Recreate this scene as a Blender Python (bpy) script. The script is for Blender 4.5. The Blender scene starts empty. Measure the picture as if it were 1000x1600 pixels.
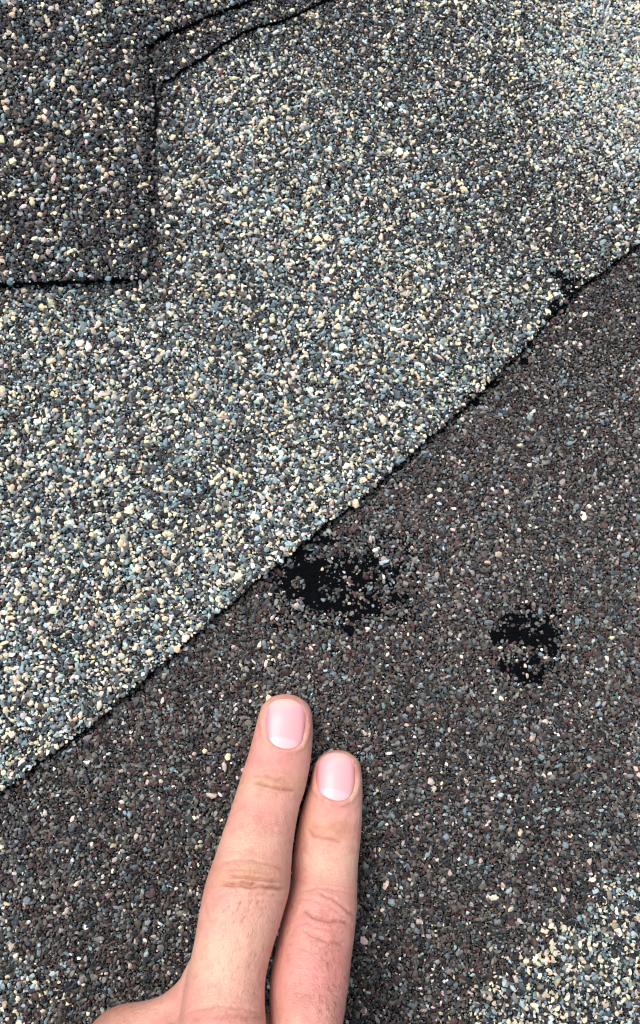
import bpy, math, random
import numpy as np
from mathutils import Vector, Matrix
from mathutils.bvhtree import BVHTree

MM = 0.001
rng = np.random.default_rng(7)
random.seed(7)
scene = bpy.context.scene
C = scene.collection

# ------------------------------------------------------------------ camera
DIST = 0.240
PITCH, ROLL = math.radians(9), math.radians(5)
FPX = 800 / math.tan(math.radians(32.5))
cam_d = bpy.data.cameras.new('camera')
cam = bpy.data.objects.new('camera', cam_d); C.objects.link(cam)
cam_d.sensor_fit = 'VERTICAL'; cam_d.sensor_height = 36; cam_d.sensor_width = 22.5
cam_d.lens = 18 / math.tan(math.radians(32.5))
cam_d.clip_start = 0.005; cam_d.clip_end = 50
CR = Matrix.Rotation(PITCH, 3, 'X') @ Matrix.Rotation(-ROLL, 3, 'Y')
fwd = CR @ Vector((0, 0, -1))
cam.matrix_world = Matrix.Translation(-fwd * DIST) @ CR.to_4x4()
CAM = np.array(-fwd * DIST); CRN = np.array(CR)
cam_d.dof.use_dof = True
cam_d.dof.focus_distance = 0.222
cam_d.dof.aperture_fstop = 22.0
scene.camera = cam

# ------------------------------------------------------------------ light
w = bpy.data.worlds.new('World'); scene.world = w; w.use_nodes = True
SUN_EL, SUN_AZ = math.radians(58), math.radians(-42)     # azimuth clockwise from +Y
nt = w.node_tree; nt.nodes.clear()
sky = nt.nodes.new('ShaderNodeTexSky'); sky.sky_type = 'NISHITA'; sky.sun_disc = False
sky.sun_elevation = SUN_EL; sky.sun_rotation = SUN_AZ
sky.air_density = 1.0; sky.dust_density = 4.0; sky.ozone_density = 1.0
bg = nt.nodes.new('ShaderNodeBackground'); bg.inputs[1].default_value = 0.13
wo = nt.nodes.new('ShaderNodeOutputWorld')
hsv = nt.nodes.new('ShaderNodeHueSaturation'); hsv.inputs['Saturation'].default_value = 0.45     # overcast: a greyer sky
nt.links.new(sky.outputs[0], hsv.inputs['Color']); nt.links.new(hsv.outputs[0], bg.inputs[0]); nt.links.new(bg.outputs[0], wo.inputs[0])
sl = bpy.data.lights.new('sun', 'SUN'); sl.energy = 1.25; sl.angle = math.radians(32)
sl.color = (1.0, 0.955, 0.90)
so = bpy.data.objects.new('sun', sl); C.objects.link(so)
sdir = Vector((math.sin(SUN_AZ) * math.cos(SUN_EL), math.cos(SUN_AZ) * math.cos(SUN_EL), math.sin(SUN_EL)))
so.rotation_euler = sdir.to_track_quat('Z', 'Y').to_euler(); so.location = sdir * 2
scene.view_settings.view_transform = 'Standard'; scene.view_settings.look = 'None'
scene.cycles.filter_width = 1.0
scene.view_settings.exposure = 0.62; scene.view_settings.gamma = 1

# ------------------------------------------------------------------ helpers
def at(px, py, z=0.0):
    """world point at height z (m) seen at photo pixel (px, py)"""
    px = np.asarray(px, float); py = np.asarray(py, float)
    d = np.stack([(px - 500) / FPX, -(py - 800) / FPX, -np.ones_like(px)], -1) @ CRN.T
    t = (z - CAM[2]) / d[..., 2]
    return CAM + d * t[..., None]
def topix(P):
    q = (P - CAM) @ CRN
    return 500 + FPX * q[..., 0] / -q[..., 2], 800 - FPX * q[..., 1] / -q[..., 2]
def srgb(r, g, b):
    f = lambda c: (c / 255 / 12.92) if c / 255 <= 0.04045 else ((c / 255 + 0.055) / 1.055) ** 2.4
    return (f(r), f(g), f(b))
_tabs = {}
def vnoise(x, y, scale, seed=0):
    if seed not in _tabs: _tabs[seed] = np.random.default_rng(1000 + seed).random((256, 256))
    T = _tabs[seed]
    x = np.asarray(x) / scale; y = np.asarray(y) / scale
    xi = np.floor(x).astype(int); yi = np.floor(y).astype(int)
    fx = x - xi; fy = y - yi; fx = fx * fx * (3 - 2 * fx); fy = fy * fy * (3 - 2 * fy)
    a = T[xi & 255, yi & 255]; b = T[(xi + 1) & 255, yi & 255]
    c = T[xi & 255, (yi + 1) & 255]; d = T[(xi + 1) & 255, (yi + 1) & 255]
    return (a * (1 - fx) + b * fx) * (1 - fy) + (c * (1 - fx) + d * fx) * fy
def fbm(x, y, scale, seed=0, octv=3):
    s = 0; a = 1; n = 0
    for k in range(octv):
        s = s + a * vnoise(x, y, scale / 2 ** k, seed + k); n += a; a *= .5
    return s / n
def inside(poly, x, y):
    r = np.zeros(np.shape(x), bool); n = len(poly)
    for i in range(n):
        x0, y0 = poly[i]; x1, y1 = poly[(i + 1) % n]
        if y0 == y1: continue
        c = ((y0 > y) != (y1 > y)) & (x < (x1 - x0) * (y - y0) / (y1 - y0) + x0)
        r ^= c
    return r
def dist_poly(poly, x, y, closed=True):
    d = np.full(np.shape(x), 1e9); n = len(poly)
    for i in range(n if closed else n - 1):
        x0, y0 = poly[i]; x1, y1 = poly[(i + 1) % n]
        dx, dy = x1 - x0, y1 - y0; L = dx * dx + dy * dy + 1e-18
        t = np.clip(((x - x0) * dx + (y - y0) * dy) / L, 0, 1)
        d = np.minimum(d, np.hypot(x - x0 - t * dx, y - y0 - t * dy))
    return d
def mesh_from(name, V, F, mat, parent=None, smooth=False):
    me = bpy.data.meshes.new(name)
    V = np.asarray(V, np.float32); F = np.asarray(F, np.int32)
    me.vertices.add(len(V)); me.vertices.foreach_set('co', V.ravel())
    k = F.shape[1]
    me.loops.add(F.size); me.loops.foreach_set('vertex_index', F.ravel())
    me.polygons.add(len(F)); me.polygons.foreach_set('loop_start', np.arange(0, F.size, k, dtype=np.int32))
    me.polygons.foreach_set('loop_total', np.full(len(F), k, np.int32))
    me.polygons.foreach_set('use_smooth', np.full(len(F), smooth, bool))
    me.update(calc_edges=True); me.validate()
    me.materials.append(mat)
    o = bpy.data.objects.new(name, me); C.objects.link(o)
    if parent: o.parent = parent
    return o
def set_color(me, name, col):
    a = me.attributes.new(name, 'FLOAT_COLOR', 'POINT')
    c = np.ones((len(me.vertices), 4), np.float32); c[:, :3] = col
    a.data.foreach_set('color', c.ravel())
def material(name):
    m = bpy.data.materials.new(name); m.use_nodes = True
    return m, m.node_tree, m.node_tree.nodes['Principled BSDF']

# ------------------------------------------------------------------ materials
m_asph, t, b = material('bare_asphalt')
b.inputs['Base Color'].default_value = (0.0022, 0.0029, 0.0040, 1)
b.inputs['Roughness'].default_value = 0.5; b.inputs['Specular IOR Level'].default_value = 0.03
tc = t.nodes.new('ShaderNodeTexCoord'); nz = t.nodes.new('ShaderNodeTexNoise'); nz.inputs['Scale'].default_value = 1400
nz.inputs['Detail'].default_value = 4
bp = t.nodes.new('ShaderNodeBump'); bp.inputs['Strength'].default_value = 1.0; bp.inputs['Distance'].default_value = 0.0009
t.links.new(tc.outputs['Object'], nz.inputs['Vector']); t.links.new(nz.outputs['Fac'], bp.inputs['Height'])
t.links.new(bp.outputs[0], b.inputs['Normal'])

m_gran, t, b = material('ceramic_granules')
b.inputs['Roughness'].default_value = 0.55; b.inputs['Specular IOR Level'].default_value = 0.4
at_ = t.nodes.new('ShaderNodeAttribute'); at_.attribute_name = 'granule_colour'
tc = t.nodes.new('ShaderNodeTexCoord'); nz = t.nodes.new('ShaderNodeTexNoise'); nz.inputs['Scale'].default_value = 2600
nz.inputs['Detail'].default_value = 2
mr = t.nodes.new('ShaderNodeMapRange'); mr.inputs['To Min'].default_value = 0.72; mr.inputs['To Max'].default_value = 1.28
hs = t.nodes.new('ShaderNodeVectorMath'); hs.operation = 'SCALE'
t.links.new(tc.outputs['Object'], nz.inputs['Vector']); t.links.new(nz.outputs['Fac'], mr.inputs['Value'])
t.links.new(at_.outputs['Color'], hs.inputs[0]); t.links.new(mr.outputs[0], hs.inputs['Scale'])
t.links.new(hs.outputs[0], b.inputs['Base Color'])
bp = t.nodes.new('ShaderNodeBump'); bp.inputs['Strength'].default_value = 0.35; bp.inputs['Distance'].default_value = 0.0002
t.links.new(nz.outputs['Fac'], bp.inputs['Height']); t.links.new(bp.outputs[0], b.inputs['Normal'])

# the roof far from the lens: same granules as a cell pattern
m_far, t, b = material('granulated_roofing')
b.inputs['Roughness'].default_value = 0.8
tc = t.nodes.new('ShaderNodeTexCoord'); vo = t.nodes.new('ShaderNodeTexVoronoi'); vo.inputs['Scale'].default_value = 850
sp = t.nodes.new('ShaderNodeSeparateColor'); cr = t.nodes.new('ShaderNodeValToRGB')
cr.color_ramp.interpolation = 'CONSTANT'
pal = [(0, (.03, .03, .032)), (.3, (.07, .065, .06)), (.55, (.05, .07, .085)), (.72, (.06, .04, .038)), (.84, (.16, .17, .17)), (.93, (.45, .38, .27))]
cr.color_ramp.elements[0].color = (*pal[0][1], 1); cr.color_ramp.elements[1].position = pal[1][0]; cr.color_ramp.elements[1].color = (*pal[1][1], 1)
for p, c in pal[2:]:
    e = cr.color_ramp.elements.new(p); e.color = (*c, 1)
t.links.new(tc.outputs['Object'], vo.inputs['Vector']); t.links.new(vo.outputs['Color'], sp.inputs[0])
t.links.new(sp.outputs[0], cr.inputs[0]); t.links.new(cr.outputs[0], b.inputs['Base Color'])
bp = t.nodes.new('ShaderNodeBump'); bp.invert = True; bp.inputs['Strength'].default_value = 1; bp.inputs['Distance'].default_value = 0.0006
t.links.new(vo.outputs['Distance'], bp.inputs['Height']); t.links.new(bp.outputs[0], b.inputs['Normal'])

# ------------------------------------------------------------------ roof layers (photo outlines at each layer's own height)
Z_B, Z_A, Z_C2, Z_C = 0.0, 2.1 * MM, 3.7 * MM, 5.3 * MM
def ragged(pts, z, amp=0.5, step=1.0, closed=True, seed=3):
    W = at([p[0] for p in pts], [p[1] for p in pts], z)[:, :2] * 1000
    out = []
    for i in range(len(W)):
        a = W[i]; b_ = W[(i + 1) % len(W)]; L = np.hypot(*(b_ - a)); n = max(1, int(L / step))
        nx, ny = -(b_ - a)[1] / L, (b_ - a)[0] / L
        for k in range(n):
            p = a + (b_ - a) * k / n
            j = (fbm(p[0], p[1], 3.0, seed) - .5) * 2 * amp + (fbm(p[0], p[1], 14.0, seed + 9) - .5) * amp * 1.6
            out.append((p[0] + nx * j, p[1] + ny * j))
    return np.array(out) / 1000
edgeA = [(1360, 30), (1180, 205), (1000, 378), (935, 428), (905, 448), (875, 484), (860, 492), (828, 535), (790, 572), (752, 612), (725, 634), (680, 678), (650, 702), (600, 748), (560, 782), (505, 822),
         (468, 853), (436, 880), (392, 915), (335, 964), (270, 1022), (215, 1070), (180, 1100), (140, 1137), (95, 1166), (55, 1196), (0, 1240), (-120, 1340), (-330, 1510)]
polyA = ragged(edgeA + [(-330, -330), (1360, -330)], Z_A, .28)
edgeC = [(-330, 462), (-100, 452), (0, 443), (80, 440), (150, 437), (215, 436), (232, 428), (243, 400), (246, 330), (243, 240), (248, 170), (243, 110), (241, 62), (285, 44), (330, 24), (372, 8), (450, -30), (700, -160), (900, -330)]
polyC = ragged(edgeC + [(-330, -330)], Z_C, .5)
edgeC2 = [(180, 300), (236, 250), (246, 170), (252, 128), (290, 106), (330, 82), (372, 55), (400, 42), (440, 32), (490, 10), (560, -25), (800, -150), (1050, -330)]
polyC2 = ragged(edgeC2 + [(-330, -330), (-330, 300)], Z_C2, .45)
polyB = np.array([at(-330, -330, 0)[:2], at(-330, 1930, 0)[:2], at(1360, 1930, 0)[:2], at(1360, -330, 0)[:2]])
import bmesh
def slab(name, poly, ztop, zbot, sub=None):
    bm = bmesh.new()
    lo = [bm.verts.new((x, y, zbot)) for x, y in poly]; hi = [bm.verts.new((x, y, ztop)) for x, y in poly]
    n = len(poly)
    f = bm.faces.new(hi); g = bm.faces.new(lo[::-1])
    for i in range(n): bm.faces.new((lo[i], lo[(i + 1) % n], hi[(i + 1) % n], hi[i]))
    bmesh.ops.triangulate(bm, faces=[f, g]); bmesh.ops.recalc_face_normals(bm, faces=bm.faces)
    me = bpy.data.meshes.new(name); bm.to_mesh(me); bm.free(); me.materials.append(m_asph)
    o = bpy.data.objects.new(name, me); C.objects.link(o)
    o['category'] = 'roof shingle'; o['group'] = 'overlapping asphalt roof shingles'
    return o
shB = slab('asphalt_shingle', polyB, Z_B, -2.6 * MM)
shB['label'] = 'dark brown-grey shingle under the fingers with two patches worn through to black asphalt'
shA = slab('asphalt_shingle', polyA, Z_A, 0.05 * MM)
shA['label'] = 'large pale speckled shingle of cream, blue and grey granules crossing the middle diagonally'
shC2 = slab('asphalt_shingle', polyC2, Z_C2, Z_A + 0.05 * MM)
shC2['label'] = 'thin strip of shingle showing between two dark diagonal edges at top left'
polyCi = ragged([(-330, 462), (-100, 452), (0, 443), (80, 440), (150, 437), (200, 436), (216, 428), (222, 400), (226, 330), (224, 240), (228, 170), (224, 110), (238, 64), (285, 44), (330, 24), (372, 8), (450, -30), (700, -160), (900, -330), (-330, -330)], Z_C, .5)
shC = slab('asphalt_shingle', polyCi, Z_C, Z_C2 + 0.05 * MM)
shC['label'] = 'raised dark shingle tab in the top left corner with large scattered cream granules'
# roof beyond the close-up
bm = bmesh.new()
S = 6.0
inner = [(-.235, -.36), (.235, -.36), (.235, .33), (-.235, .33)]
vs = [bm.verts.new((x, y, -2.7 * MM)) for x, y in [(-S, -S), (S, -S), (S, S), (-S, S)]]
bm.faces.new(vs)
me = bpy.data.meshes.new('roof'); bm.to_mesh(me); bm.free(); me.materials.append(m_far)
roof = bpy.data.objects.new('roof', me); C.objects.link(roof); roof['kind'] = 'structure'

# ------------------------------------------------------------------ granules
phi = (1 + 5 ** .5) / 2
ICO = np.array([(-1, phi, 0), (1, phi, 0), (-1, -phi, 0), (1, -phi, 0), (0, -1, phi), (0, 1, phi), (0, -1, -phi), (0, 1, -phi), (phi, 0, -1), (phi, 0, 1), (-phi, 0, -1), (-phi, 0, 1)], float)
ICO /= np.linalg.norm(ICO[0])
ICOF = np.array([(0, 11, 5), (0, 5, 1), (0, 1, 7), (0, 7, 10), (0, 10, 11), (1, 5, 9), (5, 11, 4), (11, 10, 2), (10, 7, 6), (7, 1, 8), (3, 9, 4), (3, 4, 2), (3, 2, 6), (3, 6, 8), (3, 8, 9), (4, 9, 5), (2, 4, 11), (6, 2, 10), (8, 6, 7), (9, 8, 1)])
OCT = np.array([(1, 0, 0), (-1, 0, 0), (0, 1, 0), (0, -1, 0), (0, 0, 1), (0, 0, -1)], float)
OCTF = np.array([(4, 0, 2), (4, 2, 1), (4, 1, 3), (4, 3, 0), (5, 2, 0), (5, 1, 2), (5, 3, 1), (5, 0, 3)])
def stones(P, D, col, base, faces, tilt=0.42):
    """one crushed stone per row of P (centre), diameter D, colour col"""
    n = len(P); k = len(base)
    V = base[None] * (1 + rng.uniform(-.26, .26, (n, k, 1)))
    sc = np.stack([rng.uniform(.9, 1.4, n), rng.uniform(.6, 1.0, n), rng.uniform(.38, .7, n)], -1)
    # spin each lump in its own frame first
    a = rng.uniform(0, 6.283, n); b_ = rng.uniform(0, 6.283, n)
    def rot(V, ax, ang):
        c, s = np.cos(ang)[:, None], np.sin(ang)[:, None]
        i, j = [(1, 2), (2, 0), (0, 1)][ax]
        W = V.copy(); W[:, :, i] = V[:, :, i] * c - V[:, :, j] * s; W[:, :, j] = V[:, :, i] * s + V[:, :, j] * c
        return W
    V = rot(rot(V, 0, a), 1, b_)
    V = V * sc[:, None, :] * (D * .5)[:, None, None]
    V = rot(rot(rot(V, 0, rng.normal(0, tilt, n)), 1, rng.normal(0, tilt, n)), 2, rng.uniform(0, 6.283, n))
    V = V + P[:, None, :]
    F = faces[None] + (np.arange(n) * k)[:, None, None]
    return V.reshape(-1, 3), F.reshape(-1, 3), np.repeat(col, k, 0)

CREAM, BLUE, PALEB, CHAR, SLATE, BROWN, MAROON, GREY, WHITE, PINK = range(10)
PAL = np.array([(.70, .60, .42), (.165, .232, .255), (.36, .46, .475), (.019, .019, .021), (.054, .070, .081), (.092, .078, .066), (.068, .034, .033), (.190, .180, .166), (.58, .56, .53), (.62, .50, .43)])
def mixA(): return np.array([.150, .195, .095, .20, .135, .085, .015, .075, .035, .025])
def mixC(): return np.array([.070, .062, .030, .36, .20, .16, .055, .055, .012, .018])
def mixB(): return np.array([.006, .048, .010, .215, .13, .29, .125, .155, .010, .016])
def choose(Wt):
    Wt = Wt / Wt.sum(1, keepdims=True); cs = Wt.cumsum(1)
    return np.minimum((rng.random((len(Wt), 1)) > cs).sum(1), 9)
def sstep(a, b_, x):
    t_ = np.clip((x - a) / (b_ - a), 0, 1); return t_ * t_ * (3 - 2 * t_)

# worn spots of the lower shingle: (cx, cy, rx, ry) in photo pixels
WORN = [(462, 902, 29, 23), (478, 878, 32, 16), (505, 898, 36, 27), (545, 878, 32, 19), (515, 932, 44, 15), (560, 905, 22, 24), (598, 884, 22, 4), (572, 942, 16, 9), (545, 953, 13, 11), (625, 936, 13, 8), (540, 977, 9, 7), (603, 906, 9, 5),
        (470, 858, 20, 6), (500, 838, 14, 7),
        (806, 985, 26, 17), (812, 968, 22, 11), (842, 998, 20, 20), (857, 985, 6, 20), (862, 1010, 7, 18), (790, 1042, 15, 9), (812, 1048, 14, 8), (832, 1058, 20, 10), (840, 1035, 10, 12), (776, 995, 7, 7), (822, 950, 7, 5),
        (820, 568, 10, 5), (772, 600, 12, 5), (800, 556, 9, 4), (742, 628, 8, 5), (760, 575, 6, 4), (868, 1000, 4, 14), (704, 640, 4, 3)]
CLUMP = [(506, 864, 17, 9), (484, 872, 10, 8), (468, 912, 14, 10), (545, 909, 7, 9), (507, 921, 9, 6), (527, 925, 8, 9), (556, 893, 7, 7), (575, 899, 9, 7), (560, 930, 9, 7), (518, 937, 10, 6), (545, 935, 5, 5), (583, 917, 14, 9), (600, 945, 12, 8), (545, 960, 10, 5), (563, 872, 6, 7), (535, 872, 6, 6), (597, 930, 12, 9),
         (815, 1016, 19, 11), (810, 980, 5, 3), (820, 977, 7, 5), (845, 1012, 8, 7), (836, 1045, 9, 8), (796, 1030, 10, 8), (848, 1028, 7, 8)]
def wornness(px, py):
    jx = (fbm(px, py, 12, 40) - .5) * 16; jy = (fbm(px, py, 12, 50) - .5) * 14
    w_ = np.full(px.shape, -1.0)
    for cx, cy, rx, ry in WORN:
        w_ = np.maximum(w_, 1.25 - np.hypot((px + jx - cx - 7 * (cx < 620)) / rx, (py + jy - cy - 7 * (cx < 620)) / ry))
    for cx, cy, rx, ry in CLUMP:
        w_ = np.minimum(w_, np.hypot((px - cx) / rx, (py - cy) / ry) - .85)
    return w_

X0, X1, Y0, Y1 = -.165, .165, -.215, .215
NX = {}
def scatter(name, owner, poly, z, spacing, dia, mix, part='granules', hidden=(), bright=1.0):
    gx = np.arange(X0, X1, spacing); gy = np.arange(Y0, Y1, spacing * .866)
    GX, GY = np.meshgrid(gx, gy); GX = GX + (np.arange(len(gy)) % 2)[:, None] * spacing / 2
    GX = GX + rng.uniform(-.42, .42, GX.shape) * spacing; GY = GY + rng.uniform(-.42, .42, GY.shape) * spacing
    x, y = GX.ravel(), GY.ravel()
    px, py = topix(np.stack([x, y, np.full_like(x, z)], -1))
    k = (px > -160) & (px < 1160) & (py > -160) & (py < 1720)
    k &= inside(poly, x, y)
    for h in hidden:      # nothing sticks where the next layer lies on it
        k &= ~(inside(h, x, y) & (dist_poly(h, x, y) > .0006))
    x, y, px, py = x[k], y[k], px[k], py[k]
    D = dia(len(x), px, py); W_ = mix(px, py)
    keep = np.ones(len(x), bool)
    if owner is shB:
        wv = wornness(px, py)
        wv = wv + (fbm(px, py, 7, 140) - .5) * .55; p = np.clip(wv * 6, 0, 1)
        keep = rng.random(len(x)) > p * (.985 - .14 * (px > 495) * (px < 700) - .09 * (px > 700))
    if owner is shA:      # scuffs along the upper end of the shingle's edge
        wa = np.full(len(x), -1.)
        for cx, cy, rx, ry in [(872, 431, 14, 6), (888, 450, 13, 12), (866, 481, 10, 10), (906, 437, 7, 5), (850, 500, 6, 5), (668, 684, 7, 5), (738, 618, 6, 6), (512, 290, 4, 7), (60, 1188, 5, 5)]:
            wa = np.maximum(wa, 1.2 - np.hypot((px - cx) / rx, (py - cy) / ry))
        keep = rng.random(len(x)) > np.clip((wa + (fbm(px, py, 7, 140) - .5) * .8) * 5, 0, 1) * .82
    x, y, px, py, D, W_ = x[keep], y[keep], px[keep], py[keep], D[keep], W_[keep]
    W_[:, [CREAM, WHITE, PINK]] *= bright; idx = choose(W_)
    big = np.isin(idx, [CREAM, WHITE, PINK])
    col = (PAL[idx] * ((1.08 if owner is shA else .95) if owner is not shB else .94)) * np.exp(rng.normal(0, .24, (len(x), 1))) * np.exp(rng.normal(0, .045, (len(x), 3)))
    return x, y, px, py, D, idx, np.clip(col, .004, .85)
def layer_granules(owner, poly, z, mix, hidden=(), size=.95):
    Vs, Fs, Cs = [], [], []; off = 0
    for spacing, lo, hi, sig, zo, base, faces in ((.60, .48, .85, .16, .06, OCT, OCTF), (.93, .66, 2.2, .30, .26, ICO, ICOF)):
        med = (.66 if base is OCT else 1.06) * size
        dia = lambda n, px, py: np.clip(np.exp(rng.normal(math.log(med), sig, n)), lo, hi) * MM
        x, y, px, py, D, idx, col = scatter('g', owner, poly, z, spacing * MM * size, dia, mix, hidden=hidden, bright=(.6 if owner is shA else .25) if base is OCT else 1.05)
        D = D * np.where(np.isin(idx, [CREAM, PINK]), 1.15, 1.0)
        D = D * (1 - .2 * sstep(0, 700, px - py + 100) * .7)
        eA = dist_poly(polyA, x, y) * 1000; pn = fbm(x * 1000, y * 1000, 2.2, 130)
        if owner is shB:      # grit thinner where the upper shingle ends, its edge shade painted in darker
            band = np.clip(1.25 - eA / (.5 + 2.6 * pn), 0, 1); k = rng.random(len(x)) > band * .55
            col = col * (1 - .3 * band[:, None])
        else:                 # edges rubbed bare, the black also standing in for step shadows
            own = dist_poly(poly, x, y) * 1000; soft = (px > 236) & (py > 75) & (py < 425) if owner is not shC else (px > 210) & (py > 75)
            k = (rng.random(len(x)) > np.clip(1.2 - own / (.7 * pn + .1), 0, 1) * .4) | soft
            low = dist_poly(polyC, x, y) * 1000 if owner is not shC else np.full(len(x), 99.)
            k &= (rng.random(len(x)) > np.clip(1.2 - low / (.2 + 1.3 * pn), 0, 1) * .45) | soft
        x, y, px, py, D, idx, col = x[k], y[k], px[k], py[k], D[k], idx[k], col[k]
        zl = np.full(len(x), z)
        if owner is shC:      # the tab's right side slopes down onto the shingle below
            zl = Z_A + (Z_C - Z_A) * np.where(py > 70, sstep(248, 222, px), 1)
        zz = zl + zo * MM + D * .12 + rng.uniform(0, .22, len(x)) * MM
        P = np.stack([x, y, zz], -1)
        V, F, Cc = stones(P, D, col, base, faces)
        Vs.append(V); Fs.append(F + off); Cs.append(Cc); off += len(V)
    V = np.concatenate(Vs); F = np.concatenate(Fs); Cc = np.concatenate(Cs)
    o = mesh_from('granules', V, F, m_gran, owner, smooth=False)
    o['kind'] = 'stuff'
    set_color(o.data, 'granule_colour', Cc)
    return o
def blend(a, b_, t_): return a[None] * (1 - t_[:, None]) + b_[None] * t_[:, None]
def mA(px, py):
    brown = np.array([.075, .10, .06, .25, .16, .17, .06, .13, .035, .03])
    light = np.array([.24, .17, .30, .07, .06, .02, .0, .12, .17, .06])
    t1 = np.exp(-(((px - 900) * .75 + (py - 250) * .45) / 190) ** 2 - (((px - 900) * -.35 + (py - 270) * .8) / 150) ** 2) * 1.1
    t1 = np.maximum(t1, .6 * np.exp(-((px - 620) / 200) ** 2 - ((py - 60) / 90) ** 2))
    t1 = np.clip(t1 + (fbm(px, py, 120, 21) - .5) * .7, 0, 1)
    W_ = blend(mixA(), brown, t1)
    t2 = sstep(300, 40, np.hypot((px - 1020), (py - 90) * .85))  # corner glare painted in as paler granules
    W_ = W_ * (1 - t2[:, None]) + light[None] * t2[:, None]
    W_[:, CHAR] *= .42 + .9 * fbm(px, py, 70, 160); W_[:, BLUE] *= .6 + .8 * fbm(px, py, 45, 170)
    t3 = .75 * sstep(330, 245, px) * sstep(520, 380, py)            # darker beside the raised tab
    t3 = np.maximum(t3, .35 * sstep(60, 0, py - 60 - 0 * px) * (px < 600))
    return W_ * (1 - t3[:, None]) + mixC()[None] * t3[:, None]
def mC(px, py):
    W_ = blend(mixC(), mixA(), np.clip((fbm(px, py, 90, 31) - .42) * 1.1, 0, .35))
    e = .8 * np.exp(-((px - 243) / 22) ** 2) * (py > 60)  # step shadow at the tab's right edge painted in with charcoal granules
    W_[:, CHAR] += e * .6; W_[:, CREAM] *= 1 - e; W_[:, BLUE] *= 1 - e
    return W_
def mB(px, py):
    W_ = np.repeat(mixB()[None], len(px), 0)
    up = sstep(1250, 800, py)                                       # a little lighter toward the top right
    W_[:, GREY] += .05 * up; W_[:, WHITE] += .006 * up; W_[:, CHAR] -= .05 * up; W_[:, CHAR] += .12 * sstep(1050, 1450, py)  # extra charcoal toward the bottom paints in the shadow of the viewer's body
    s = (px - 868) * .66 + (py - 1452) * .75 + (fbm(px, py, 45, 61) - .5) * 60
    t1 = sstep(-22, 30, s) * (px > 480) * .95
    W_ = W_ * (1 - t1[:, None]) + (mixA() + np.array([.09, .02, .04, .18, 0, 0, 0, 0, 0, 0]))[None] * t1[:, None]
    s2 = -(px - 0) * .75 + (py - 1400) * .45 + (fbm(px, py, 60, 71) - .5) * 130
    t2 = sstep(-70, 60, s2) * (px < 400) * (.45 + .35 * sstep(110, 0, px))
    return W_ * (1 - t2[:, None]) + mixA()[None] * t2[:, None]
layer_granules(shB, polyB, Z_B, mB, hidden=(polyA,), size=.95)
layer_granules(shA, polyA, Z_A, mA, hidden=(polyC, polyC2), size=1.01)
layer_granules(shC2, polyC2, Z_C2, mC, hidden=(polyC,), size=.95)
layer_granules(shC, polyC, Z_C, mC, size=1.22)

# bare asphalt showing through: lumpy skin of bitumen under the missing granules
def bare(x0, x1, y0, y1):
    a = at(x0, y1, 0); c = at(x1, y0, 0); n = 150; m = int(n * (c[1] - a[1]) / (c[0] - a[0]))
    gx, gy = np.meshgrid(np.linspace(a[0], c[0], n), np.linspace(a[1], c[1], m))
    edge = np.minimum.reduce([gx - a[0], c[0] - gx, gy - a[1], c[1] - gy])
    pits = fbm(gx * 1000, gy * 1000, 1.3, 80, 3)
    z = .05 * MM + np.clip(edge / .002, 0, 1) * (.75 * MM * pits + .35 * MM * fbm(gx * 1000, gy * 1000, 6, 90) - .2 * MM)
    V = np.stack([gx, gy, z], -1).reshape(-1, 3)
    i = np.arange(n * m).reshape(m, n)
    F = np.stack([i[:-1, :-1], i[:-1, 1:], i[1:, 1:], i[1:, :-1]], -1).reshape(-1, 4)
    return mesh_from('exposed_asphalt', V, F, m_asph, shB, smooth=True)
bare(415, 660, 825, 995)['label'] = 'larger black bald spot beside the pale shingle edge'
bare(760, 885, 935, 1080)['label'] = 'smaller black bald spot right of the fingertips'

# ------------------------------------------------------------------ hand
def catmull(S, n):
    S = np.asarray(S, float); out = []
    for i in range(len(S) - 1):
        p0 = S[max(i - 1, 0)]; p1 = S[i]; p2 = S[i + 1]; p3 = S[min(i + 2, len(S) - 1)]
        for k in range(n):
            t_ = k / n
            out.append(.5 * ((2 * p1) + (-p0 + p2) * t_ + (2 * p0 - 5 * p1 + 4 * p2 - p3) * t_ ** 2 + (-p0 + 3 * p1 - 3 * p2 + p3) * t_ ** 3))
    out.append(S[-1]); return np.array(out)
def loft(st, seg=40, n=6, sq=2.2, cap=True):
    """st rows: x, y, z, half width, half height (m)"""
    S = catmull(st, n); S[:, 3:] = np.maximum(S[:, 3:], .0003)
    P = S[:, :3]; T = np.gradient(P, axis=0); T /= np.linalg.norm(T, axis=1, keepdims=True) + 1e-12
    V = []
    side = None
    for p, t_, hw, hh in zip(P, T, S[:, 3], S[:, 4]):
        s = np.cross(t_, (0, 0, 1.0))
        if np.linalg.norm(s) < .25 and side is not None: s = side - t_ * side.dot(t_)
        s /= np.linalg.norm(s)
        if side is not None and s.dot(side) < 0: s = -s
        side = s; u = np.cross(s, t_)
        a = np.linspace(0, 2 * math.pi, seg, endpoint=False)
        ca, sa = np.cos(a), np.sin(a)
        ca = np.sign(ca) * abs(ca) ** (2 / sq); sa = np.sign(sa) * abs(sa) ** (2 / sq)
        V.append(p + np.outer(ca * hw, s) + np.outer(sa * hh, u))
    V = np.concatenate(V); m = len(S)
    F = []
    for i in range(m - 1):
        for j in range(seg):
            F.append((i * seg + j, i * seg + (j + 1) % seg, (i + 1) * seg + (j + 1) % seg, (i + 1) * seg + j))
    c0, c1 = len(V), len(V) + 1
    V = np.concatenate([V, P[:1], P[-1:]])
    T3 = []
    for j in range(seg):
        T3.append((c0, (j + 1) % seg, j)); T3.append((c1, (m - 1) * seg + j, (m - 1) * seg + (j + 1) % seg))
    return V, F + T3
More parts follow.
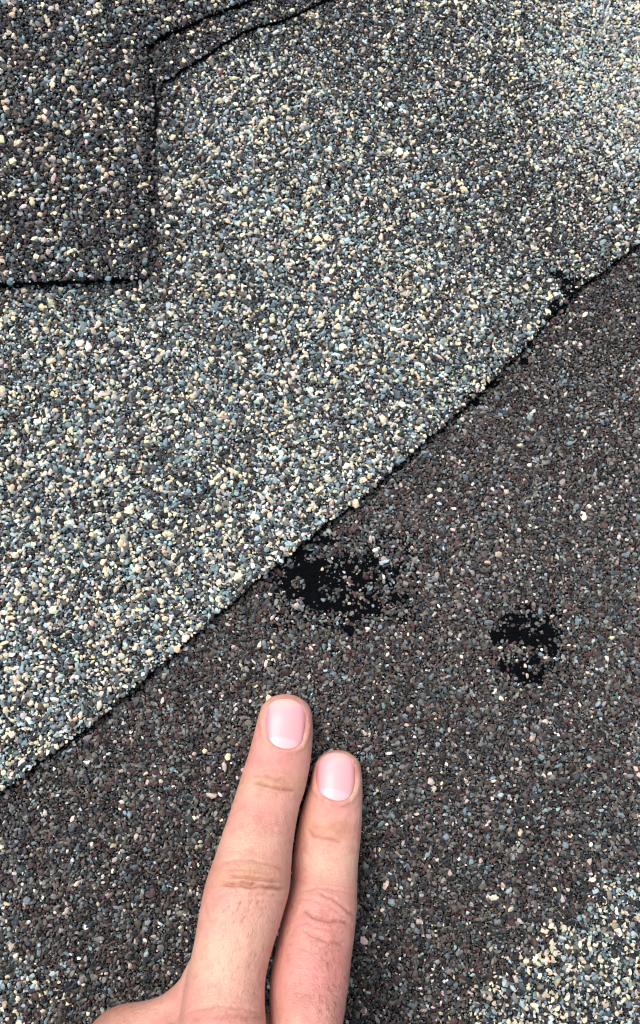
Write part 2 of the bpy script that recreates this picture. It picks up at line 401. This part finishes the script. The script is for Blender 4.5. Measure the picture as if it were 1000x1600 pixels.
def px_st(rows):
    """rows: y, left x, right x, z mm, half height mm -> metric stations"""
    out = []
    for y, l, r, z, hh in rows:
        a = at(l, y, z * MM); b_ = at(r, y, z * MM); c = (a + b_) / 2
        out.append((*c, np.linalg.norm(b_ - a) / 2 * .985, hh * MM))
    return out
def ball_st(rows):
    """rows: px, py, z mm, radius mm (, half height)"""
    out = []
    for r in rows:
        c = at(r[0], r[1], r[2] * MM); out.append((*c, r[3] * MM, (r[4] if len(r) > 4 else r[3]) * MM))
    return out
def tip(x, y, W, R, z, hh, lean=0.0):
    out = []
    for s_ in (.25, 1, 2.5, 5, 9, 15, 22):
        f = math.sqrt(1 - (1 - s_ / R) ** 2); out.append((y + s_, x + lean * s_ - W * f, x + lean * s_ + W * f, z + .03 * s_, hh * f * .96))
    return out
index = px_st(tip(447, 1084.5, 43.5, 38, 6.3, 6.5, -.03) + [(1123, 402.5, 489, 7.5, 6.4), (1150, 396, 489.5, 8.3, 6.9), (1185, 387, 486, 10, 7.2), (1220, 376, 479, 12.3, 7.6),
    (1245, 368, 471, 14.2, 7.9), (1280, 357, 464, 16.5, 8.2), (1315, 345, 459, 19.5, 8.7), (1345, 335, 456.5, 22.3, 9.3), (1375, 324.5, 454.5, 25, 9.9), (1400, 316.5, 448.5, 27, 9.9), (1440, 308, 437, 29.5, 9.7), (1480, 301.5, 425, 32, 9.9), (1520, 293, 416.5, 34, 10.2), (1570, 283, 415, 36.5, 11), (1640, 275, 420, 40, 12), (1790, 272, 430, 44, 14)])
middle = px_st(tip(526, 1171.5, 39.5, 38, 5.6, 6.2, .03) + [(1208, 487.5, 565.5, 6.5, 6.2), (1235, 482, 567, 7.2, 6.8), (1270, 471, 566.5, 8.7, 7.2), (1305, 463, 564, 10.4, 7.7),
    (1345, 457, 560, 12.8, 8.1), (1385, 454, 558, 15.6, 8.9), (1420, 446, 557, 19, 9.5), (1455, 437, 553.5, 22.4, 9.5), (1490, 430, 549, 25.5, 9.6), (1530, 422, 545, 28.6, 10), (1570, 420, 540, 31.6, 10.6), (1640, 424, 534, 37, 12), (1790, 430, 550, 44, 13.5)])
palm = px_st([(1722, 300, 500, 38, 7), (1755, 276, 545, 41, 11), (1800, 266, 640, 43, 14), (1845, 264, 700, 45, 15.5), (1900, 275, 715, 46, 16), (2050, 310, 690, 47, 16.5), (2200, 350, 650, 48, 17), (2330, 370, 630, 50, 17.5), (2480, 362, 640, 54, 19), (2700, 345, 660, 60, 21), (2990, 330, 680, 68, 23)])
web = ball_st([(350, 1595, 34, 8.5, 9.5), (318, 1612, 32.5, 9.3, 9), (285, 1632, 31, 9.2, 9), (245, 1656, 29.5, 9.6, 9), (205, 1667, 27, 10.2, 9.5), (184, 1684, 25, 10.2, 9.5), (174, 1704, 24, 10, 9)])
web2 = ball_st([(330, 1700, 38, 17, 10), (255, 1700, 31, 14, 10), (220, 1720, 28, 13, 10)])
web3 = ball_st([(334, 1480, 31, 3.4, 5), (327, 1508, 31, 4.6, 5.5), (317, 1530, 31, 4.8, 6), (305, 1553, 31, 4.8, 6), (289, 1572, 30, 5, 6), (262, 1592, 29, 5, 6), (230, 1603, 28, 5, 6), (190, 1609, 27, 5, 6), (170, 1626, 25.5, 5.5, 6), (158, 1655, 24, 6, 6)])
vweb = ball_st([(380, 1640, 32, 7), (425, 1632, 29, 6.4), (470, 1640, 30, 7)])
thumb = ball_st([(360, 2000, 42, 15), (320, 1900, 38, 16), (250, 1790, 32, 15), (198, 1690, 26, 11.5), (150, 1690, 20, 10.5), (105, 1715, 15, 10), (60, 1745, 11, 9.5, 8), (30, 1765, 8.5, 8, 6), (12, 1778, 7, 5, 3.5), (5, 1783, 6.5, 2, 1.2)])
ring = ball_st([(560, 1860, 45, 10), (600, 1790, 40, 10.5), (618, 1762, 30, 10), (622, 1752, 20, 9.2), (620, 1760, 12, 8.5), (605, 1820, 11, 8), (595, 1865, 14, 7), (590, 1880, 16, 3)])
pinky = ball_st([(620, 1860, 45, 10), (668, 1800, 39, 9.5), (690, 1785, 29, 9), (695, 1790, 19, 8), (683, 1830, 12, 7.5), (665, 1880, 12, 7), (655, 1910, 15, 6), (652, 1922, 16, 2.5)])
Vs, Fs, off = [], [], 0
for st, sq in ((index, 2.25), (middle, 2.25), (palm, 2.6), (web, 2.1), (web2, 2.1), (web3, 2.1), (vweb, 2.0), (thumb, 2.1), (ring, 2.1), (pinky, 2.1)):
    V, F = loft(st, sq=sq)
    Vs.append(V); Fs += [tuple(i + off for i in f) for f in F]; off += len(V)
me = bpy.data.meshes.new('hand_cage'); me.from_pydata(np.concatenate(Vs).tolist(), [], Fs); me.update()
bm = bmesh.new(); bm.from_mesh(me); bmesh.ops.recalc_face_normals(bm, faces=bm.faces); bm.to_mesh(me); bm.free()
tmp = bpy.data.objects.new('hand_cage', me); C.objects.link(tmp)
md = tmp.modifiers.new('r', 'REMESH'); md.mode = 'VOXEL'; md.voxel_size = .00042
md = tmp.modifiers.new('s', 'SMOOTH'); md.factor = .5; md.iterations = 14
dg = bpy.context.evaluated_depsgraph_get()
hm = bpy.data.meshes.new_from_object(tmp.evaluated_get(dg))
bpy.data.objects.remove(tmp); hm.name = 'person'
n = len(hm.vertices); P = np.empty(n * 3, np.float32); hm.vertices.foreach_get('co', P); P = P.reshape(-1, 3).astype(float)
N = np.empty(n * 3, np.float32); hm.vertices.foreach_get('normal', N); N = N.reshape(-1, 3).astype(float)
px, py = topix(P)
up = sstep(.05, .45, N[:, 2])
isidx = (px < np.interp(py, [1085, 1180, 1250, 1310, 1380, 1410, 1460, 1520, 1570, 1600], [495, 487, 472, 462, 455, 446, 430, 418, 417, 425]))
NAIL_I = [(417, 1106), (424, 1097), (436, 1092), (450, 1091.5), (463, 1095), (473, 1103), (478, 1116), (477, 1135), (473, 1155), (469, 1163), (460, 1169), (447, 1170.5), (433, 1167), (422, 1158), (416.5, 1146), (414, 1130)]
NAIL_M = [(497, 1190), (505, 1181), (517, 1175.5), (530, 1175), (542, 1179), (550, 1188), (555, 1202), (555, 1222), (551, 1238), (545, 1247), (533, 1251.5), (519, 1250), (505, 1243), (497, 1234), (493.5, 1220), (494, 1203)]
dz = np.zeros(n)
def crease(pts, depth, width, who=None, fade=9):
    """groove along a polyline, thinning out at its ends"""
    global dz
    d = dist_poly(pts, px + (fbm(px, py, 9, 5) - .5) * 4, py + (fbm(px, py, 7, 6) - .5) * 3.5, closed=False)
    e = np.minimum(np.hypot(px - pts[0][0], py - pts[0][1]), np.hypot(px - pts[-1][0], py - pts[-1][1]))
    g = np.exp(-(d / (width * .78)) ** 2) * np.clip(e / fade + .15, 0, 1)
    if who is not None: g = g * who
    dz -= g * depth * 2.1 * MM * up
    return g
I_, M_ = isidx.astype(float), 1 - isidx.astype(float)
cr_mask = np.zeros(n)
for pts, dp, wd, who in [
    ([(393, 1213), (415, 1211), (432, 1217), (452, 1219)], .26, 2.3, I_), ([(396, 1221), (420, 1228), (439, 1233), (464, 1236)], .42, 2.6, I_), ([(402, 1205), (430, 1204), (460, 1209)], .12, 2, I_),
    ([(398, 1229), (425, 1236), (458, 1243)], .12, 2, I_),
    ([(346, 1347), (372, 1343), (396, 1344), (444, 1356)], .16, 3, I_), ([(344, 1381), (365, 1383), (390, 1385), (412, 1385), (446, 1390)], .55, 3, I_), ([(358, 1369), (390, 1373), (421, 1377), (440, 1377)], .36, 2.6, I_),
    ([(372, 1378), (390, 1381), (404, 1380)], .45, 3.5, I_), ([(350, 1396), (385, 1398), (440, 1400)], .16, 2.4, I_), ([(352, 1358), (390, 1360), (430, 1366)], .15, 2.2, I_),
    ([(345, 1408), (380, 1411), (430, 1410)], .10, 2.2, I_),
    ([(478, 1297), (492, 1306), (510, 1310), (538, 1316)], .38, 2.5, M_), ([(484, 1291), (512, 1294), (548, 1304)], .16, 2.2, M_), ([(486, 1318), (520, 1322), (545, 1328)], .12, 2, M_),
    ([(471, 1420), (490, 1432), (512, 1439), (530, 1439), (549, 1444)], .48, 2.8, M_), ([(500, 1396), (520, 1404), (534, 1415), (556, 1432)], .30, 2.6, M_), ([(473, 1453), (495, 1464), (514, 1472), (542, 1473)], .34, 2.6, M_),
    ([(466, 1404), (490, 1406), (515, 1416), (535, 1428)], .18, 2.2, M_), ([(478, 1441), (505, 1452), (545, 1457)], .14, 2.2, M_), ([(470, 1392), (500, 1386), (540, 1392)], .12, 2.5, M_),
    ([(460, 1478), (490, 1488), (530, 1490)], .10, 2.5, M_),
    ([(300, 1580), (340, 1572), (380, 1577), (410, 1584)], .16, 3.5, None), ([(330, 1592), (370, 1588), (420, 1592)], .14, 3, None)]:
    g = crease(pts, dp, wd, who); cr_mask = np.maximum(cr_mask, g * min(1, dp / .5))
for k in range(12):                               # fine transverse skin lines on both middle phalanges
    yy = 1322 + k * 6.2
    crease([(470, yy), (500, yy + 3), (530, yy + 7), (555, yy + 9)], .035, 1.5, M_)
    crease([(345, yy - 70 + 2), (400, yy - 68), (455, yy - 62)], .02, 1.4, I_)
# knuckle pads bulge a little
for cx, cy, rx, ry, a, who in [(390, 1362, 45, 16, .45, I_), (388, 1400, 45, 14, .35, I_), (428, 1200, 34, 9, .15, I_), (512, 1404, 36, 12, .45, M_), (510, 1452, 36, 9, .35, M_), (512, 1290, 30, 8, .2, M_), (340, 1590, 60, 30, .8, None)]:
    g = np.exp(-((px - cx) / rx) ** 2 - ((py - cy) / ry) ** 2) * a
    dz += (g * who if who is not None else g) * MM * up
for nail, who in ((NAIL_I, I_), (NAIL_M, M_)):    # nail bed sinks, the fold round it swells
    ins = inside(nail, px, py); d = dist_poly(nail, px, py); cy0 = np.mean([q[1] for q in nail])
    low = sstep(-25, 5, py - cy0)
    dz -= np.where(ins, np.clip(d / 4, 0, 1) * .45, 0) * MM * up * who
    dz += np.exp(-((d - 5.5) / 3.8) ** 2) * (~ins) * .36 * low * MM * up * who
    dz -= np.exp(-(d / 1.6) ** 2) * .22 * low * MM * up * who
dz += (fbm(px, py, 18, 11) - .5) * .22 * MM * up
for k in range(60):                               # short random skin folds
    a = rng.uniform(-.25, .45); x = rng.uniform(315, 545); y = rng.uniform(1240, 1600); L = rng.uniform(6, 16)
    crease([(x - L, y - L * a), (x, y), (x + L, y + L * a * .6)], .045, 1.4)
P2 = P + N * dz[:, None]
hm.vertices.foreach_set('co', P2.astype(np.float32).ravel()); hm.update()
# skin colour: pigment and blood in broad areas, shade painted into creases and thumb
base = np.array(srgb(209, 154, 138)); pink = np.array(srgb(209, 138, 133)); peach = np.array(srgb(218, 175, 153)); yellow = np.array(srgb(184, 140, 104)); red = np.array(srgb(178, 100, 94)); brown = np.array(srgb(118, 78, 60))
col = np.repeat(base[None], n, 0)
def tint(c, wgt):
    global col
    wgt = np.clip(wgt, 0, 1)[:, None]; col = col * (1 - wgt) + c[None] * wgt
def blob(cx, cy, rx, ry): return np.exp(-((px - cx) / rx) ** 2 - ((py - cy) / ry) ** 2)
mot = fbm(px, py, 34, 15); mot2 = fbm(px, py, 9, 17)
tint(peach, (mot - .35) * 1.0)
tint(pink, sstep(.45, .75, fbm(px, py, 50, 19)) * .4)
tint(peach, blob(380, 1320, 60, 28) * .6 * I_); tint(peach, blob(350, 1500, 60, 60) * .75 * I_)
tint(yellow, blob(425, 1222, 48, 14) * .5 * I_); tint(yellow, blob(385, 1366, 70, 20) * .55 * I_)
tint(pink, blob(430, 1185, 60, 16) * .7 * I_); tint(pink, blob(400, 1270, 50, 22) * .35 * I_)
tint(yellow, blob(515, 1298, 50, 13) * .5 * M_); tint(pink, blob(520, 1262, 50, 12) * .6 * M_)
tint(peach, blob(515, 1350, 45, 30) * .5 * M_)
tint(pink, blob(500, 1440, 60, 30) * .7 * M_); tint(pink, blob(490, 1540, 70, 50) * .65 * M_)
tint(red, blob(525, 1500, 26, 36) * .35 * M_ * (.5 + mot2)); tint(red, blob(340, 1592, 70, 12) * .5)
tint(red, blob(446, 1088, 50, 9) * .2); tint(red, blob(524, 1172, 45, 8) * .15)
tint(brown, sstep(260, 150, px) * .5); tint(brown, np.clip(cr_mask, 0, 1) ** 1.5 * .5)  # brown paints shade onto the thumb side and into the creases
tint(brown, sstep(.60, .85, mot2) * .18); tint(red, sstep(.5, .8, fbm(px, py, 14, 23)) * .2)
set_color(hm, 'skin_colour', col)
hm.polygons.foreach_set('use_smooth', np.ones(len(hm.polygons), bool))

m_skin, t, b = material('skin')
b.inputs['Roughness'].default_value = 0.46; b.inputs['Specular IOR Level'].default_value = 0.42
b.inputs['Subsurface Weight'].default_value = 0.30; b.inputs['Subsurface Radius'].default_value = (1, .45, .32); b.inputs['Subsurface Scale'].default_value = 0.0022
at_ = t.nodes.new('ShaderNodeAttribute'); at_.attribute_name = 'skin_colour'; t.links.new(at_.outputs['Color'], b.inputs['Base Color'])
tc = t.nodes.new('ShaderNodeTexCoord')
vo = t.nodes.new('ShaderNodeTexVoronoi'); vo.inputs['Scale'].default_value = 1300; vo.feature = 'DISTANCE_TO_EDGE'
mp = t.nodes.new('ShaderNodeMapping'); mp.inputs['Scale'].default_value = (1, 1.7, 1)
nz = t.nodes.new('ShaderNodeTexNoise'); nz.inputs['Scale'].default_value = 700; nz.inputs['Detail'].default_value = 5
ad = t.nodes.new('ShaderNodeMath'); ad.operation = 'MULTIPLY_ADD'; ad.inputs[1].default_value = .6
bp = t.nodes.new('ShaderNodeBump'); bp.inputs['Strength'].default_value = 0.9; bp.inputs['Distance'].default_value = 0.00035
t.links.new(tc.outputs['Object'], mp.inputs[0]); t.links.new(mp.outputs[0], vo.inputs['Vector']); t.links.new(tc.outputs['Object'], nz.inputs['Vector'])
t.links.new(vo.outputs['Distance'], ad.inputs[0]); t.links.new(nz.outputs['Fac'], ad.inputs[2]); t.links.new(ad.outputs[0], bp.inputs['Height'])
t.links.new(bp.outputs[0], b.inputs['Normal'])
hm.materials.clear(); hm.materials.append(m_skin)
hand = bpy.data.objects.new('person', hm); C.objects.link(hand)
hand['label'] = 'bare right hand with index and middle finger laid side by side on the dark shingle'
hand['category'] = 'hand'

# nails: curved plates seated in the nail beds
m_nail, t, b = material('nail')
b.inputs['Roughness'].default_value = 0.42; b.inputs['Coat Weight'].default_value = 0.1; b.inputs['Coat Roughness'].default_value = .2
b.inputs['Subsurface Weight'].default_value = 0.2; b.inputs['Subsurface Scale'].default_value = 0.001
at_ = t.nodes.new('ShaderNodeAttribute'); at_.attribute_name = 'nail_colour'; t.links.new(at_.outputs['Color'], b.inputs['Base Color'])
vsel = (py < 1290) & (px > 360) & (px < 600)
polys = [tuple(p.vertices) for p in hm.polygons if vsel[p.vertices[0]]]
bvh = BVHTree.FromPolygons([tuple(v) for v in P2.tolist()], polys)
bvh0 = BVHTree.FromPolygons([tuple(v) for v in P.tolist()], polys)
def nail(poly, tip_y, base_y, lun, label):
    poly = np.array(poly, float); K = 96; R = 26
    cx, cy = poly.mean(0)
    # smooth closed outline
    Q = []
    m = len(poly)
    for i in range(m):
        p0, p1, p2, p3 = poly[i - 1], poly[i], poly[(i + 1) % m], poly[(i + 2) % m]
        for k in range(6):
            s = k / 6; Q.append(.5 * ((2 * p1) + (-p0 + p2) * s + (2 * p0 - 5 * p1 + 4 * p2 - p3) * s ** 2 + (-p0 + 3 * p1 - 3 * p2 + p3) * s ** 3))
    Q = np.array(Q); K = len(Q)
    V, col_ = [], []
    for r in range(R + 1):
        f = r / R
        for q in Q:
            x, y = cx + (q[0] - cx) * f, cy + (q[1] - cy) * f
            d = Vector(at(x, y, 0)) - Vector(CAM); d.normalize()
            hit, nn, _, _ = bvh0.ray_cast(Vector(CAM), d)
            if hit is None: hit = Vector(at(x, y, .006)); nn = Vector((0, 0, 1))
            free = max(0, 1 - (y - tip_y) / 14) * .12
            off_ = (.10 * (1 - f ** 6) + free - .10 * f ** 8) * MM
            hit = hit + nn * off_
            V.append(tuple(hit))
            v = (y - tip_y) / (base_y - tip_y)
            c = np.array(srgb(223, 164, 170))
            side = abs(x - cx) / 30
            c = c * (1 - .6 * sstep(.72, 1.0, side)) + np.array(srgb(205, 112, 116)) * .6 * sstep(.72, 1.0, side)
            ti = sstep(.30, .04, v + .05 * side); c = c * (1 - ti * .75) + np.array(srgb(226, 190, 180)) * ti * .75
            lu = sstep(lun[2] + .12, lun[2] - .25, math.hypot((x - lun[0]) / 25, (y - lun[1] - .18 * (x - lun[0])) / 9.5)); c = c * (1 - .6 * lu) + .6 * np.array(srgb(226, 192, 196)) * lu
            col_.append(c)
    V = np.array(V); col_ = np.array(col_)
    F = []
    for r in range(R):
        for k in range(K): F.append((r * K + k, r * K + (k + 1) % K, (r + 1) * K + (k + 1) % K, (r + 1) * K + k))
    o = mesh_from('fingernail', V, F, m_nail, hand, smooth=True); o.data.validate()
    set_color(o.data, 'nail_colour', col_[:len(o.data.vertices)])
    sm = o.modifiers.new('s', 'SMOOTH'); sm.factor = .5; sm.iterations = 3
    sd = o.modifiers.new('t', 'SOLIDIFY'); sd.thickness = .00035; sd.offset = -1
    o['label'] = label
    return o
nail(NAIL_I, 1091, 1171, (443, 1161.5, 1.0), 'nail of the index finger, the longer one on the left')
nail(NAIL_M, 1175, 1252, (523, 1242, 1.0), 'nail of the middle finger, the lower one on the right')

# short fine hairs on the fingers
m_hair, t, b = material('fine_hair'); b.inputs['Base Color'].default_value = (.07, .04, .025, 1); b.inputs['Roughness'].default_value = .5
polysH = [tuple(p.vertices) for p in hm.polygons if 1270 < py[p.vertices[0]] < 1620 and px[p.vertices[0]] > 230 and N[p.vertices[0], 2] > 0]
bvhH = BVHTree.FromPolygons([tuple(v) for v in P2.tolist()], polysH)
Vs, Fs, off = [], [], 0
HZ = [(345, 430, 1405, 1490, 34, 100), (495, 546, 1475, 1595, 95, 55), (380, 450, 1268, 1300, 7, 95), (320, 400, 1480, 1560, 12, 60)]
for x0, x1, y0, y1, cnt, ang in HZ:
    for k in range(cnt):
        x, y = random.uniform(x0, x1), random.uniform(y0, y1); a = math.radians(ang + random.gauss(0, 16)); L = random.uniform(5, 13)
        pts = []
        for s in (0, .35, .7, 1):
            xx = x + math.cos(a + s * .4) * L * s * .9; yy = y + math.sin(a + s * .4) * L * s
            d = Vector(at(xx, yy, 0)) - Vector(CAM); d.normalize(); hit, nn, _, _ = bvhH.ray_cast(Vector(CAM), d)
            if hit is None: pts = None; break
            pts.append(np.array(hit + nn * (.06 + .30 * s * (1 - s * .5)) * MM))
        if not pts: continue
        for i, p in enumerate(pts):
            tt = pts[min(i + 1, 3)] - pts[max(i - 1, 0)]; tt /= np.linalg.norm(tt) + 1e-12
            s1 = np.cross(tt, (0, 0, 1)); s1 /= np.linalg.norm(s1); s2 = np.cross(s1, tt); r = .034 * MM * (1 - i / 4)
            for q in range(3): Vs.append(p + (s1 * math.cos(q * 2.094) + s2 * math.sin(q * 2.094)) * r)
        for i in range(3):
            for q in range(3): Fs.append((off + i * 3 + q, off + i * 3 + (q + 1) % 3, off + i * 3 + 3 + (q + 1) % 3, off + i * 3 + 3 + q))
        off += 12
hr = mesh_from('body_hair', np.array(Vs), np.array(Fs), m_hair, hand, smooth=True); hr['kind'] = 'stuff'
